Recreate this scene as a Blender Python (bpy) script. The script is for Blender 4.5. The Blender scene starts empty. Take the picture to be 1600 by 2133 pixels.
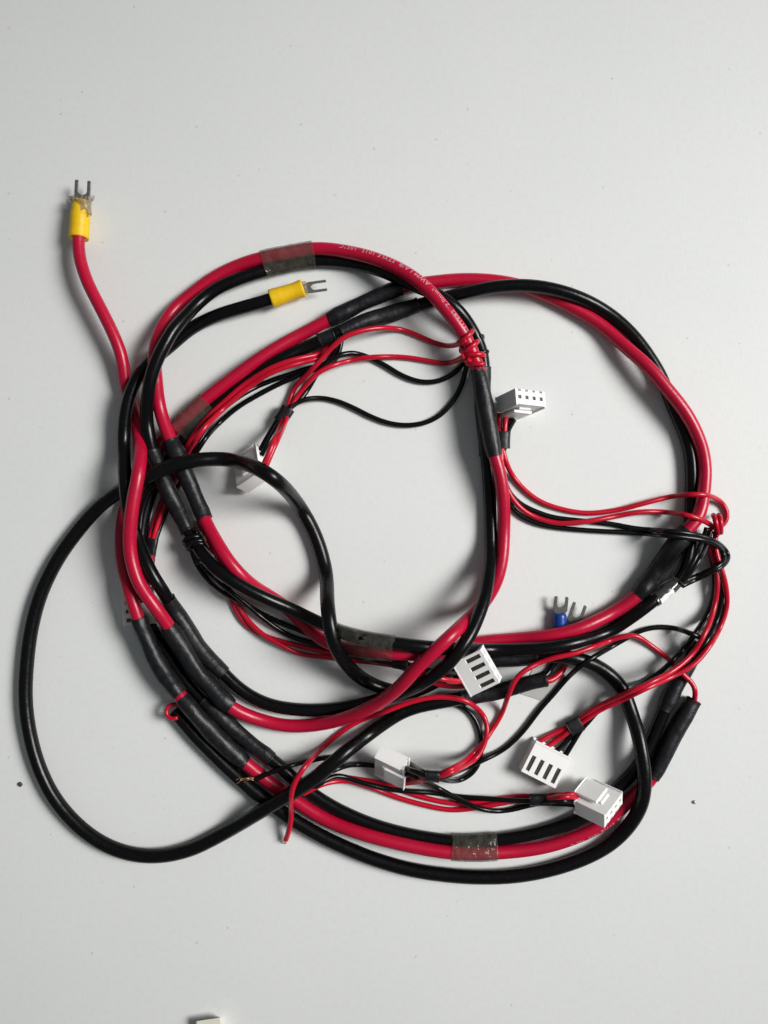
import bpy, bmesh, math, random
import numpy as np
from mathutils import Vector, Matrix
random.seed(7); np.random.seed(7)
S = 0.0002            # metres per photograph pixel on the tabletop
HC = 1750.0           # camera height in those pixels
CX, CY = 800.0, 1066.5
scn = bpy.context.scene
COL = scn.collection

# ------------------------------------------------------------------ camera
cam = bpy.data.cameras.new('camera'); camo = bpy.data.objects.new('camera', cam); COL.objects.link(camo)
camo.location = (0, 0, HC*S); camo.rotation_euler = (0, 0, 0)
cam.sensor_fit = 'VERTICAL'; cam.angle = 2*math.atan(1066.5/HC)
cam.clip_start = 0.005; cam.clip_end = 50
scn.camera = camo
# ------------------------------------------------------------------ light
w = bpy.data.worlds.new('World'); scn.world = w; w.use_nodes = True
bg = w.node_tree.nodes['Background']
bg.inputs['Color'].default_value = (0.90, 0.96, 1.0, 1); bg.inputs['Strength'].default_value = 0.14
def area(name, loc, aim, sx, sy, power, col):
    l = bpy.data.lights.new(name, 'AREA'); l.shape = 'RECTANGLE'; l.size = sx; l.size_y = sy
    l.energy = power; l.color = col; l.spread = math.radians(34)
    o = bpy.data.objects.new(name, l); COL.objects.link(o); o.location = loc
    o.rotation_euler = (Vector(aim)-Vector(loc)).to_track_quat('-Z', 'Y').to_euler()
area('window_light', (1.25, 0.24, 1.1), (.12, .0, 0), 0.82, 0.82, 3.15, (1.0, 0.99, 0.975))
vs = scn.view_settings
vs.view_transform = 'Standard'; vs.look = 'None'; vs.exposure = 0.0; vs.gamma = 1.0

# ------------------------------------------------------------------ materials
def mat(name, base, rough=0.5, metal=0.0, spec=0.4, noise=None, bump=None, alpha=None, coat=0.0, sss=0.0):
    """noise = (scale, amount, other colour); bump = (scale, distance m)"""
    m = bpy.data.materials.new(name); m.use_nodes = True
    nt = m.node_tree; p = nt.nodes['Principled BSDF']
    p.inputs['Base Color'].default_value = (*base, 1); p.inputs['Roughness'].default_value = rough
    p.inputs['Metallic'].default_value = metal; p.inputs['Specular IOR Level'].default_value = spec
    p.inputs['Coat Weight'].default_value = coat
    if sss:
        p.inputs['Subsurface Weight'].default_value = sss; p.inputs['Subsurface Radius'].default_value = (.003, .0028, .0025)
        p.inputs['Subsurface Scale'].default_value = 1.0
    if alpha is not None: p.inputs['Alpha'].default_value = alpha
    tc = nt.nodes.new('ShaderNodeTexCoord')
    if noise:
        n = nt.nodes.new('ShaderNodeTexNoise'); n.inputs['Scale'].default_value = noise[0]; n.inputs['Detail'].default_value = 5
        n.inputs['Roughness'].default_value = 0.65
        nt.links.new(tc.outputs['Object'], n.inputs['Vector'])
        r = nt.nodes.new('ShaderNodeMapRange'); r.inputs['From Min'].default_value = 0.42; r.inputs['From Max'].default_value = 0.72
        r.inputs['To Max'].default_value = noise[1]
        nt.links.new(n.outputs['Fac'], r.inputs['Value'])
        x = nt.nodes.new('ShaderNodeMix'); x.data_type = 'RGBA'
        x.inputs['A'].default_value = (*base, 1); x.inputs['B'].default_value = (*noise[2], 1)
        nt.links.new(r.outputs['Result'], x.inputs['Factor']); nt.links.new(x.outputs['Result'], p.inputs['Base Color'])
        rr = nt.nodes.new('ShaderNodeMapRange'); rr.inputs['To Min'].default_value = rough*0.85; rr.inputs['To Max'].default_value = min(1, rough*1.2)
        nt.links.new(n.outputs['Fac'], rr.inputs['Value']); nt.links.new(rr.outputs['Result'], p.inputs['Roughness'])
    if bump:
        n2 = nt.nodes.new('ShaderNodeTexNoise'); n2.inputs['Scale'].default_value = bump[0]; n2.inputs['Detail'].default_value = 3
        nt.links.new(tc.outputs['Object'], n2.inputs['Vector'])
        b = nt.nodes.new('ShaderNodeBump'); b.inputs['Distance'].default_value = bump[1]; b.inputs['Strength'].default_value = 1.0
        nt.links.new(n2.outputs['Fac'], b.inputs['Height']); nt.links.new(b.outputs['Normal'], p.inputs['Normal'])
    return m
M = dict(
    red=mat('red_pvc', (0.42, 0.003, 0.029), 0.31, spec=0.38, noise=(500, 0.35, (0.36, 0.004, 0.03)), bump=(260, 0.00012)),
    redthin=mat('thin_red_pvc', (0.46, 0.003, 0.021), 0.30, spec=0.4, bump=(300, 0.00006)),
    black=mat('black_pvc', (0.0018, 0.0018, 0.0022), 0.25, spec=0.26, noise=(420, 0.5, (0.004, 0.004, 0.0046)), bump=(260, 0.0001)),
    jacket=mat('black_rubber_jacket', (0.0018, 0.0018, 0.0022), 0.27, spec=0.26, noise=(500, 0.6, (0.0045, 0.0045, 0.005)), bump=(220, 0.00012)),
    blackthin=mat('thin_black_pvc', (0.0025, 0.0025, 0.003), 0.26, spec=0.3, bump=(300, 0.00005)),
    sleeve=mat('heat_shrink', (0.004, 0.0045, 0.0058), 0.42, spec=0.36, noise=(500, 0.7, (0.016, 0.016, 0.017)), bump=(260, 0.00038)),
    yellow=mat('yellow_vinyl', (0.80, 0.50, 0.006), 0.42, noise=(350, 0.5, (0.62, 0.36, 0.02)), sss=0.15),
    blue=mat('blue_vinyl', (0.006, 0.045, 0.27), 0.32, noise=(400, 0.4, (0.003, 0.02, 0.14))),
    metal=mat('tinned_metal', (0.34, 0.34, 0.32), 0.40, metal=0.9, noise=(700, 0.7, (0.16, 0.15, 0.13))),
    shadedmetal=mat('shaded_metal', (0.20, 0.195, 0.18), 0.45, metal=0.85, noise=(700, 0.7, (0.09, 0.085, 0.07))),  # fork metal with the shade on the blue pair put into its colour
    white=mat('white_nylon', (0.86, 0.855, 0.835), 0.36, noise=(300, 0.35, (0.81, 0.80, 0.76)), sss=0.08),
    contact=mat('contact_metal', (0.12, 0.115, 0.10), 0.42, metal=0.7, noise=(900, .8, (.04, .035, .03))),
    copper=mat('bare_copper', (0.62, 0.36, 0.20), 0.35, metal=0.9),
    print=mat('white_ink', (0.56, 0.30, 0.35), 0.6),
    paper=mat('grey_paper', (0.40, 0.40, 0.38), 0.6, noise=(200, 0.5, (0.34, 0.34, 0.31))),
    cream=mat('cream_plastic', (0.72, 0.69, 0.60), 0.5, noise=(200, 0.4, (0.64, 0.60, 0.50))),
    crumb=mat('dark_grit', (0.06, 0.05, 0.035), 0.7),
    bead=mat('grey_grit', (0.32, 0.31, 0.28), 0.3, metal=0.3),
    clear=mat('cracked_clear_plastic', (0.42, 0.36, 0.27), 0.3, alpha=0.42, noise=(600, 1, (0.2, 0.16, 0.1))),
    tape=mat('aged_clear_tape', (0.105, 0.10, 0.08), 0.17, spec=0.6, alpha=0.44, noise=(260, 1.0, (0.055, 0.053, 0.042)), bump=(190, 0.0018)),
    foil=mat('shiny_wrap', (0.05, 0.052, 0.045), 0.16, spec=0.7, noise=(160, 1.0, (0.015, 0.016, 0.014)), bump=(150, 0.0012)),
    tag=mat('lit_patch', (0.82, 0.82, 0.80), 0.3, noise=(420, 0.8, (0.4, 0.4, 0.39))),  # white for the lit side of the shiny wrap, light put into colour
)

# ------------------------------------------------------------------ helpers
def wpt(x, y, z=0.0):
    """photograph pixel at height z (pixels) -> world metres"""
    f = (1 - z/HC)*S
    return ((x-CX)*f, (CY-y)*f, z*S)
def link(name, verts, faces, m, parent=None, smooth=True, bevel=0.0):
    me = bpy.data.meshes.new(name); me.from_pydata([tuple(map(float, v)) for v in verts], [], faces)
    me.materials.append(m); me.validate(); me.update()
    if smooth: me.polygons.foreach_set('use_smooth', [True]*len(me.polygons))
    o = bpy.data.objects.new(name, me); COL.objects.link(o)
    if parent is not None:
        o.parent = parent; o.matrix_parent_inverse = Matrix.Translation(-ROOTLOC.get(parent.name, Vector((0, 0, 0))))
    if bevel:
        b = o.modifiers.new('bevel', 'BEVEL'); b.width = bevel; b.segments = 2; b.limit_method = 'ANGLE'; b.angle_limit = math.radians(50)
    return o
ROOTLOC = {}
def thing(name, label, cat, loc, group=None):
    o = bpy.data.objects.new(name, None); COL.objects.link(o); o.location = loc; o.empty_display_size = 0.01
    ROOTLOC[o.name] = Vector(loc)
    o['label'] = label; o['category'] = cat
    if group: o['group'] = group
    return o
def tag(o, label, cat, group=None):
    o['label'] = label; o['category'] = cat
    if group: o['group'] = group
def frames(P):
    T = np.gradient(P, axis=0); T /= np.linalg.norm(T, axis=1)[:, None] + 1e-12
    Z = np.array([0, 0, 1.0]); A = np.cross(T, Z); n = np.linalg.norm(A, axis=1)
    # parallel transport wherever the path stands too upright for the fixed frame
    if (n < 0.25).any():
        a = A[0] if n[0] > .25 else np.cross(T[0], [0.3, 1, .1]); out = []
        for t in T:
            a = a - t*np.dot(a, t); a = a/np.linalg.norm(a); out.append(a)
        A = np.array(out)
    else: A /= n[:, None]
    U = np.cross(A, T)
    return T, A, U
def tube_geo(P, R, n=18, cap=True, wob=None):
    P = np.asarray(P, float); m = len(P); R = np.broadcast_to(np.asarray(R, float), (m,))
    T, A, U = frames(P)
    th = np.linspace(0, 2*np.pi, n, endpoint=False)
    c, s = np.cos(th), np.sin(th)
    rr = R[:, None]*np.ones(n)[None, :]
    if wob is not None: rr = rr*(1+wob)
    V = P[:, None, :] + rr[:, :, None]*(A[:, None, :]*c[None, :, None] + U[:, None, :]*s[None, :, None])
    V = V.reshape(-1, 3).tolist(); F = []
    for i in range(m-1):
        for j in range(n):
            k = (j+1) % n
            F.append((i*n+j, i*n+k, (i+1)*n+k, (i+1)*n+j))
    if cap:
        F.append(tuple(range(n-1, -1, -1))); F.append(tuple(range((m-1)*n, m*n)))
    return V, F
def tube(name, P, R, m, parent=None, n=18, wob=None):
    V, F = tube_geo(P, R, n, True, wob)
    o = link(name, V, F, m, parent)
    for p in o.data.polygons:
        if len(p.vertices) > 4: p.use_smooth = False
    return o
def catmull(pts, step=6.0):
    P = np.array(pts, float); n = len(P)
    ext = np.vstack([2*P[0]-P[1], P, 2*P[-1]-P[-2]])
    out = []
    for i in range(n-1):
        p0, p1, p2, p3 = ext[i:i+4]
        d = lambda a, b: max(1e-3, np.hypot(*(a[:2]-b[:2]))**0.5)
        t0 = 0; t1 = t0+d(p0, p1); t2 = t1+d(p1, p2); t3 = t2+d(p2, p3)
        L = np.hypot(*(p2[:2]-p1[:2])); k = max(2, int(L/2))
        for t in np.linspace(t1, t2, k, endpoint=False):
            a1 = (t1-t)/(t1-t0)*p0+(t-t0)/(t1-t0)*p1; a2 = (t2-t)/(t2-t1)*p1+(t-t1)/(t2-t1)*p2; a3 = (t3-t)/(t3-t2)*p2+(t-t2)/(t3-t2)*p3
            b1 = (t2-t)/(t2-t0)*a1+(t-t0)/(t2-t0)*a2; b2 = (t3-t)/(t3-t1)*a2+(t-t1)/(t3-t1)*a3
            q = (t2-t)/(t2-t1)*b1+(t-t1)/(t2-t1)*b2
            f = (t-t1)/(t2-t1); q[2:] = p1[2:]*(1-f)+p2[2:]*f
            out.append(q)
    out.append(P[-1]); out = np.array(out)
    # even spacing plus a light smoothing of the traced line
    s = np.r_[0, np.cumsum(np.hypot(np.diff(out[:, 0]), np.diff(out[:, 1])))]
    ns = max(4, int(s[-1]/step)+1); u = np.linspace(0, s[-1], ns)
    return np.stack([np.interp(u, s, out[:, k]) for k in range(out.shape[1])], 1)
def gsm(a, sig):
    if sig <= 0: return a
    k = int(3*sig)+1; x = np.arange(-k, k+1); g = np.exp(-x*x/(2*sig*sig)); g /= g.sum()
    return np.convolve(np.pad(a, k, mode='edge'), g, 'valid')
def dil(a, k):
    p = np.pad(a, k, mode='edge'); return np.max(np.stack([p[i:i+len(a)] for i in range(2*k+1)]), 0)

STEP = 6.0
class Run: pass
RUNS = []
def run(pts, r, layer, thin=False, smooth=2.0):
    """pts: (x, y[, layer[, least height]]) in photograph pixels; layer tells what lies on what"""
    full = []; lay = layer; zm = 0.0
    for p in pts:
        if len(p) > 2 and p[2] is not None: lay = p[2]
        zm = p[3] if len(p) > 3 else 0.0
        full.append((p[0], p[1], lay, zm))
    q = catmull(full, STEP if not thin else 5.0)
    a = Run(); e0, e1 = q[0].copy(), q[-1].copy()
    a.pix = np.stack([gsm(q[:, 0], smooth), gsm(q[:, 1], smooth)], 1)
    a.pix[0] = e0[:2]; a.pix[-1] = e1[:2]
    a.lay = q[:, 2] + 0.01*len(RUNS)/10; a.zmin = gsm(q[:, 3], 2)
    a.r = np.full(len(q), float(r)); a.r0 = r; a.thin = thin; a.id = len(RUNS); a.sleeves = []
    a.z = np.maximum(a.r, a.zmin); RUNS.append(a); return a
def near(a, x, y, lo=0, hi=None):
    hi = len(a.pix) if hi is None else hi
    return lo+int(np.argmin(np.hypot(a.pix[lo:hi, 0]-x, a.pix[lo:hi, 1]-y)))
def sleeve(a, p, q, r, m='sleeve', name='heat_shrink_sleeve', lab=None):
    i, j = sorted((near(a, *p), near(a, *q)))
    a.r[i:j+1] = np.maximum(a.r[i:j+1], r); a.sleeves.append((i, j, r, m, name, lab)); return (i, j)
OBST = []   # (x, y, z, r, layer) solid obstacles such as plugs

def P3(a, i=None):
    z = a.z if i is None else a.z[i]
    pix = a.pix if i is None else a.pix[i]
    f = (1-z/HC)*S
    return np.stack([(pix[..., 0]-CX)*f, (CY-pix[..., 1])*f, z*S], -1)
def settle(passes=5):
    ID = np.concatenate([np.full(len(a.pix), a.id) for a in RUNS]); IX = np.concatenate([np.arange(len(a.pix)) for a in RUNS])
    PX = np.concatenate([a.pix for a in RUNS]); LY = np.concatenate([a.lay for a in RUNS]); RR = np.concatenate([a.r for a in RUNS])
    ZM = np.concatenate([a.zmin for a in RUNS]); off = np.cumsum([0]+[len(a.pix) for a in RUNS])
    Zc = np.maximum(RR, ZM)
    ob = np.array(OBST, float).reshape(-1, 5)
    # candidate pairs in the picture plane, found once
    n = len(PX); I = []; J = []
    for s in range(0, n, 400):
        d = np.hypot(PX[s:s+400, None, 0]-PX[None, :, 0], PX[s:s+400, None, 1]-PX[None, :, 1])
        ok = d < (RR[s:s+400, None]+RR[None, :]+30)
        ok &= LY[s:s+400, None] > LY[None, :]
        same = (ID[s:s+400, None] == ID[None, :]) & (np.abs(IX[s:s+400, None]-IX[None, :]) < 25)
        ok &= ~same
        a, b = np.nonzero(ok); I.append(a+s); J.append(b)
    I = np.concatenate(I); J = np.concatenate(J)
    order = np.argsort(LY[I], kind='stable'); I = I[order]; J = J[order]
    bands = np.unique(np.round(LY[I], 1))
    key = np.round(LY[I], 1)
    for it in range(passes):
        req = np.maximum(RR, ZM)
        for (x, y, z, r, l) in ob:
            d = np.hypot(PX[:, 0]-x, PX[:, 1]-y); R = RR+r
            m = (d < R) & (LY > l)
            req[m] = np.maximum(req[m], z+np.sqrt(R[m]**2-d[m]**2))
        for b in bands:
            k = key == b; i = I[k]; j = J[k]
            fi = 1-Zc[i]/HC; fj = 1-Zc[j]/HC
            dx = (PX[i, 0]-CX)*fi-(PX[j, 0]-CX)*fj; dy = (PX[i, 1]-CY)*fi-(PX[j, 1]-CY)*fj
            R = RR[i]+RR[j]; d2 = dx*dx+dy*dy; m = d2 < R*R
            np.maximum.at(req, i[m], Zc[j[m]]+np.sqrt(R[m]**2-d2[m]))
            for cid in np.unique(ID[i]):
                a = RUNS[cid]; sl = slice(off[cid], off[cid+1])
                if a.thin: k1, sg = 3, 2.6
                else: k1, sg = 6, 5.0
                Zc[sl] = np.maximum(gsm(dil(req[sl], k1), sg), RR[sl])
    for a in RUNS: a.z = Zc[off[a.id]:off[a.id+1]].copy()

# ------------------------------------------------------------------ the tabletop
def tabletop():
    m = bpy.data.materials.new('white_laminate'); m.use_nodes = True; nt = m.node_tree; p = nt.nodes['Principled BSDF']
    tc = nt.nodes.new('ShaderNodeTexCoord'); N = nt.nodes.new; Lk = nt.links.new
    def noise(sc, det=4):
        n = N('ShaderNodeTexNoise'); n.inputs['Scale'].default_value = sc; n.inputs['Detail'].default_value = det; Lk(tc.outputs['Object'], n.inputs['Vector']); return n
    def ramp(src, a, b, lo, hi):
        r = N('ShaderNodeMapRange'); r.inputs['From Min'].default_value = a; r.inputs['From Max'].default_value = b
        r.inputs['To Min'].default_value = lo; r.inputs['To Max'].default_value = hi; Lk(src, r.inputs['Value']); return r.outputs['Result']
    def mix(f, A, B):
        x = N('ShaderNodeMix'); x.data_type = 'RGBA'; Lk(f, x.inputs['Factor'])
        if isinstance(A, tuple): x.inputs['A'].default_value = (*A, 1)
        else: Lk(A, x.inputs['A'])
        x.inputs['B'].default_value = (*B, 1); return x.outputs['Result']
    c = mix(ramp(noise(16, 5).outputs['Fac'], .35, .7, 0, 1), (0.70, 0.71, 0.695), (0.683, 0.695, 0.682))
    c = mix(ramp(noise(420, 3).outputs['Fac'], .45, .75, 0, .22), c, (0.60, 0.60, 0.575))
    v = N('ShaderNodeTexVoronoi'); v.inputs['Scale'].default_value = 95; Lk(tc.outputs['Object'], v.inputs['Vector'])
    v2 = N('ShaderNodeTexVoronoi'); v2.inputs['Scale'].default_value = 230; Lk(tc.outputs['Object'], v2.inputs['Vector'])
    def sparse(vor, size, keep, amt):
        a = ramp(vor.outputs['Distance'], size*.4, size, 1, 0)
        sp = N('ShaderNodeSeparateColor'); Lk(vor.outputs['Color'], sp.inputs['Color'])
        g = N('ShaderNodeMath'); g.operation = 'LESS_THAN'; g.inputs[1].default_value = keep; Lk(sp.outputs['Red'], g.inputs[0])
        mu = N('ShaderNodeMath'); mu.operation = 'MULTIPLY'; Lk(a, mu.inputs[0]); Lk(g.outputs[0], mu.inputs[1])
        m2 = N('ShaderNodeMath'); m2.operation = 'MULTIPLY'; m2.inputs[1].default_value = amt; Lk(mu.outputs[0], m2.inputs[0]); return m2.outputs[0]
    c = mix(sparse(v2, 0.15, 0.06, 0.40), c, (0.30, 0.30, 0.29))
    c = mix(sparse(v, 0.05, 0.06, 0.55), c, (0.25, 0.24, 0.22))
    Lk(c, p.inputs['Base Color']); p.inputs['Roughness'].default_value = 0.5; p.inputs['Specular IOR Level'].default_value = 0.35
    b = N('ShaderNodeBump'); b.inputs['Distance'].default_value = 0.00006; b.inputs['Strength'].default_value = 0.5
    Lk(noise(900, 3).outputs['Fac'], b.inputs['Height']); Lk(b.outputs['Normal'], p.inputs['Normal'])
    h = 0.75; t = 0.02
    V = [(x, y, z) for z in (-t, 0) for x, y in ((-h, -h), (h, -h), (h, h), (-h, h))]
    F = [(3, 2, 1, 0), (4, 5, 6, 7), (0, 1, 5, 4), (1, 2, 6, 5), (2, 3, 7, 6), (3, 0, 4, 7)]
    o = link('tabletop', V, F, m, smooth=False); o['kind'] = 'structure'; o['label'] = 'plain off-white laminate tabletop with fine specks'
tabletop()

# ------------------------------------------------------------------ traced paths
red_pts = [(166, 480, 3, 30), (163, 502, 3, 32), (167, 540, 3, 38), (182, 587, 3, 42), (207, 637, 3, 44), (232, 687, 2, 40), (248, 725, 1, 34), (256, 755, 1, 26), (261, 795, 1, 18), (270, 830, 1),
  (281, 862, 2), (289, 900, 3), (293, 940, 4.5), (288, 990, 10), (281, 1025, 10), (275, 1062, 10), (271, 1100, 9), (270, 1132, 8), (276, 1175, 6), (292, 1220), (320, 1260), (352, 1305),
  (380, 1350), (407, 1395), (440, 1432), (480, 1472), (525, 1494), (600, 1512, 8), (685, 1505, 8), (760, 1480, 8), (822, 1440), (872, 1388), (922, 1340), (965, 1300, 8), (1003, 1262), (1030, 1220),
  (1044, 1175), (1049, 1120), (1049, 1050), (1042, 990), (1030, 948, 9), (1020, 900), (1011, 850), (1003, 805), (996, 768), (985, 735), (970, 703), (950, 672), (920, 635), (890, 602), (850, 571), (800, 546),
  (740, 528), (660, 518), (600, 527), (545, 538), (500, 552, 6.6), (450, 576), (400, 612), (362, 645), (338, 682), (326, 715), (322, 750, 6.3), (325, 790), (330, 835), (341, 880), (357, 920, 6), (371, 950), (385, 985), (400, 1020), (414, 1052), (427, 1084),
  (450, 1127, 5), (482, 1176, 4), (525, 1219, 3), (562, 1242), (600, 1268), (635, 1302), (680, 1338, 3), (740, 1352), (822, 1361), (897, 1361), (950, 1349), (1007, 1337), (1075, 1331), (1150, 1323), (1200, 1311), (1250, 1290), (1300, 1261), (1325, 1242, 5),
  (1355, 1208), (1385, 1165), (1410, 1130), (1428, 1108), (1449, 1085), (1460, 1062), (1466, 1025), (1469, 987), (1465, 945), (1450, 900, 5), (1425, 855), (1387, 807), (1350, 764), (1300, 720, 4), (1250, 676, 3), (1200, 645), (1150, 620), (1100, 600), (1050, 588), (1000, 583), (950, 583), (900, 588), (868, 592), (838, 597),
  (800, 612), (762, 628), (725, 647), (682, 667), (650, 685), (600, 711), (550, 741), (500, 776), (450, 814), (425, 834), (392, 864), (357, 899), (335, 926, 1), (308, 966, .5), (284, 1005), (267, 1042), (257, 1080), (253, 1125), (256, 1175), (265, 1212), (276, 1250), (288, 1288, 3),
  (307, 1335), (328, 1380), (350, 1415), (375, 1448), (392, 1470), (425, 1507), (462, 1545), (512, 1590), (548, 1619, 2.5), (577, 1641), (620, 1671), (675, 1705), (750, 1735), (850, 1761), (932, 1775), (985, 1778), (1037, 1776), (1100, 1770), (1150, 1760), (1225, 1733), (1275, 1702), (1312, 1666), (1337, 1641), (1357, 1622),
  (1375, 1587), (1395, 1545), (1418, 1505), (1446, 1456)]
RED = run(red_pts, 13.5, 3)
blk_pts = [(572, 621, 5, 26), (540, 631, 5, 27), (500, 642, 5, 26), (450, 658), (400, 683), (375, 703), (350, 725), (310, 757), (285, 790), (271, 822), (262, 858, 6), (258, 900, 8), (258, 950, 9.5), (261, 1000, 9.5), (264, 1040, 9.5), (270, 1078, 8), (281, 1110, 7), (292, 1140, 5), (305, 1172), (322, 1205), (340, 1232), (350, 1250),
  (372, 1284), (392, 1317), (413, 1350), (437, 1375), (466, 1403), (490, 1427), (525, 1452), (562, 1468), (610, 1477), (660, 1479), (710, 1475), (760, 1465, 7), (810, 1452), (860, 1434), (897, 1412), (930, 1387, 8.5), (955, 1357, 9), (977, 1325), (998, 1280, 9), (1011, 1240, 9), (1018, 1200, 8), (1023, 1150, 7), (1021, 1050), (1017, 985), (1013, 940, 7),
  (1009, 890), (1005, 845), (1006, 800), (1008, 765), (1002, 728), (986, 692), (968, 663), (945, 638), (915, 616), (876, 600), (840, 584), (800, 566), (740, 549), (660, 543), (600, 551), (550, 564), (500, 580), (450, 602), (412, 632), (387, 658), (362, 686), (343, 718), (327, 750), (314, 787), (308, 825), (305, 862), (309, 900), (316, 935, 6),
  (327, 963), (340, 1000), (356, 1034), (375, 1070), (393, 1107), (407, 1130), (425, 1157), (445, 1180), (475, 1203, 5), (512, 1226), (555, 1247), (600, 1266), (640, 1285), (680, 1304), (710, 1317), (760, 1330), (810, 1338), (860, 1345), (910, 1350), (1000, 1353), (1075, 1353), (1150, 1348), (1225, 1331), (1275, 1312), (1303, 1294), (1337, 1270), (1360, 1252),
  (1388, 1230, 4), (1413, 1209, 4), (1430, 1175, 3.5), (1437, 1130, 3), (1439, 1080), (1441, 1030), (1441, 980), (1437, 940), (1425, 900), (1408, 862), (1392, 822), (1378, 787), (1355, 747), (1320, 700), (1280, 662, 4), (1237, 634), (1200, 617), (1150, 602), (1100, 595), (1050, 596), (1000, 603), (937, 618), (900, 627), (872, 636),
  (845, 644), (800, 658), (755, 671), (708, 692), (688, 700), (664, 712), (637, 724), (600, 741), (562, 763, 2), (515, 793, 1.5), (470, 827, .4), (430, 863, .1), (395, 905), (360, 950), (325, 1002), (303, 1060), (292, 1130), (291, 1200), (299, 1265), (318, 1315), (345, 1358), (372, 1400), (400, 1437), (420, 1457, 2.4),
  (440, 1473), (475, 1507), (512, 1540), (567, 1583), (590, 1602), (620, 1630), (650, 1653), (700, 1684), (775, 1717), (850, 1738), (932, 1751), (985, 1752), (1050, 1747), (1125, 1733), (1200, 1709), (1250, 1676), (1290, 1638), (1327, 1600), (1352, 1553), (1382, 1484), (1405, 1435), (1432, 1392), (1457, 1338)]
BLK = run(blk_pts, 13.3, 5)
big_pts = [(362, 1480, 1), (378, 1498), (405, 1530), (437, 1563), (480, 1605), (515, 1636), (550, 1664), (590, 1694), (625, 1717), (675, 1745), (725, 1768), (775, 1788), (850, 1810), (925, 1822), (1000, 1827), (1075, 1824), (1150, 1810), (1225, 1784, 3), (1275, 1755, 4), (1312, 1718), (1336, 1675), (1343, 1625), (1338, 1575), (1328, 1525), (1312, 1475, 3), (1300, 1441, 2), (1275, 1409, 1), (1237, 1384), (1200, 1372), (1150, 1366), (1118, 1367),
  (1075, 1371), (1025, 1375), (975, 1386, 1), (930, 1406, 1), (890, 1428, 1), (850, 1442, 2), (810, 1438, 4), (772, 1424, 6), (735, 1399), (711, 1368, 7), (695, 1337), (687, 1300), (682, 1255), (680, 1200, 8), (669, 1150), (650, 1100), (612, 1038), (575, 1000), (525, 970), (475, 957), (425, 957), (400, 960), (375, 965, 8), (340, 977, 8), (310, 992, 7.5), (280, 1006, 4), (252, 1022, 2), (225, 1040), (200, 1062, 1), (165, 1102), (120, 1165), (85, 1237), (65, 1310), (55, 1390), (53, 1460), (62, 1530), (82, 1600), (115, 1665), (165, 1722), (220, 1760), (280, 1780), (340, 1782), (400, 1768), (450, 1744), (500, 1716, 3), (550, 1686, 5), (600, 1657), (650, 1625), (687, 1595), (725, 1562), (775, 1524), (800, 1506), (835, 1484), (870, 1471), (910, 1463), (950, 1456), (990, 1449), (1012, 1445), (1050, 1437), (1100, 1423), (1139, 1414)]
BIG = run(big_pts, 14.6, 5)
# sleeves (radius in pixels)
sA1 = sleeve(RED, (288, 1288), (374, 1446), 17.5); sA2 = sleeve(RED, (377, 1451), (514, 1592), 18.5)
sB = sleeve(RED, (352, 1305), (482, 1474), 18.5); sRt = sleeve(RED, (996, 768), (1030, 950), 17.5)
sD = sleeve(RED, (356, 919), (427, 1084), 17.5); sE = sleeve(RED, (1325, 1242), (1432, 1104), 20)
sF = sleeve(RED, (838, 597), (683, 667), 17); sR = sleeve(RED, (1358, 1622), (1447, 1456), 17.5)
sleeve(BLK, (350, 1250), (467, 1404), 17.5); sleeve(BLK, (1008, 762), (1014, 950), 16)
sleeve(BLK, (316, 935), (393, 1108), 16.5); sleeve(BLK, (1360, 1252), (1414, 1208), 14.8, 'foil', 'shiny_wrap', 'crinkled shiny wrap with bright patches')
sleeve(BLK, (871, 636), (708, 692), 16.5); sleeve(BLK, (700, 695), (664, 712), 15)
sleeve(BLK, (420, 1457), (567, 1583), 16.5); sleeve(BLK, (1382, 1484), (1457, 1338), 16)
sleeve(BIG, (1139, 1414), (960, 1454), 16.4); sleeve(BIG, (1121, 1367), (985, 1383), 15.8)

tw = {}
def T(k, pts, c, layer): tw.setdefault(k, []).append((run(pts, 5.4, layer, thin=True, smooth=1.5), c))
# lead 1: plug under the arch of the jacketed cable
T(1, [(550, 966, 2, 24), (560, 945, 3, 22), (572, 915, 4, 14), (584, 888), (594, 862), (602, 840), (612, 810), (637, 783, 6), (668, 750), (687, 728), (720, 701), (762, 687), (800, 683), (835, 686), (870, 699), (905, 714), (935, 721), (958, 716, 9), (972, 708, 9.6)], 'r', 4)
T(1, [(553, 974, 2, 24), (568, 938, 3, 22), (580, 912, 4, 14), (590, 890), (599, 866), (608, 846), (621, 823), (640, 799, 6), (662, 777), (700, 759), (750, 747), (800, 743), (850, 745), (887, 751), (925, 757), (950, 752), (968, 740, 9.6)], 'r', 4)
T(1, [(541, 940, 2, 24), (556, 912, 3, 20), (574, 882, 4, 12), (588, 860), (606, 846), (626, 832), (645, 805), (662, 776), (680, 757), (700, 743), (732, 735), (762, 742), (800, 760), (837, 782), (875, 795), (912, 794), (942, 780), (965, 758, 4), (978, 740)], 'b', 4)
T(1, [(544, 950, 2, 24), (560, 920, 3, 20), (578, 888, 4, 12), (592, 868), (606, 848), (626, 835), (662, 829), (700, 835), (737, 850), (775, 869), (812, 882), (850, 886), (887, 880), (920, 862), (948, 829), (964, 795), (973, 760, 4), (982, 740)], 'b', 4)
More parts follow.
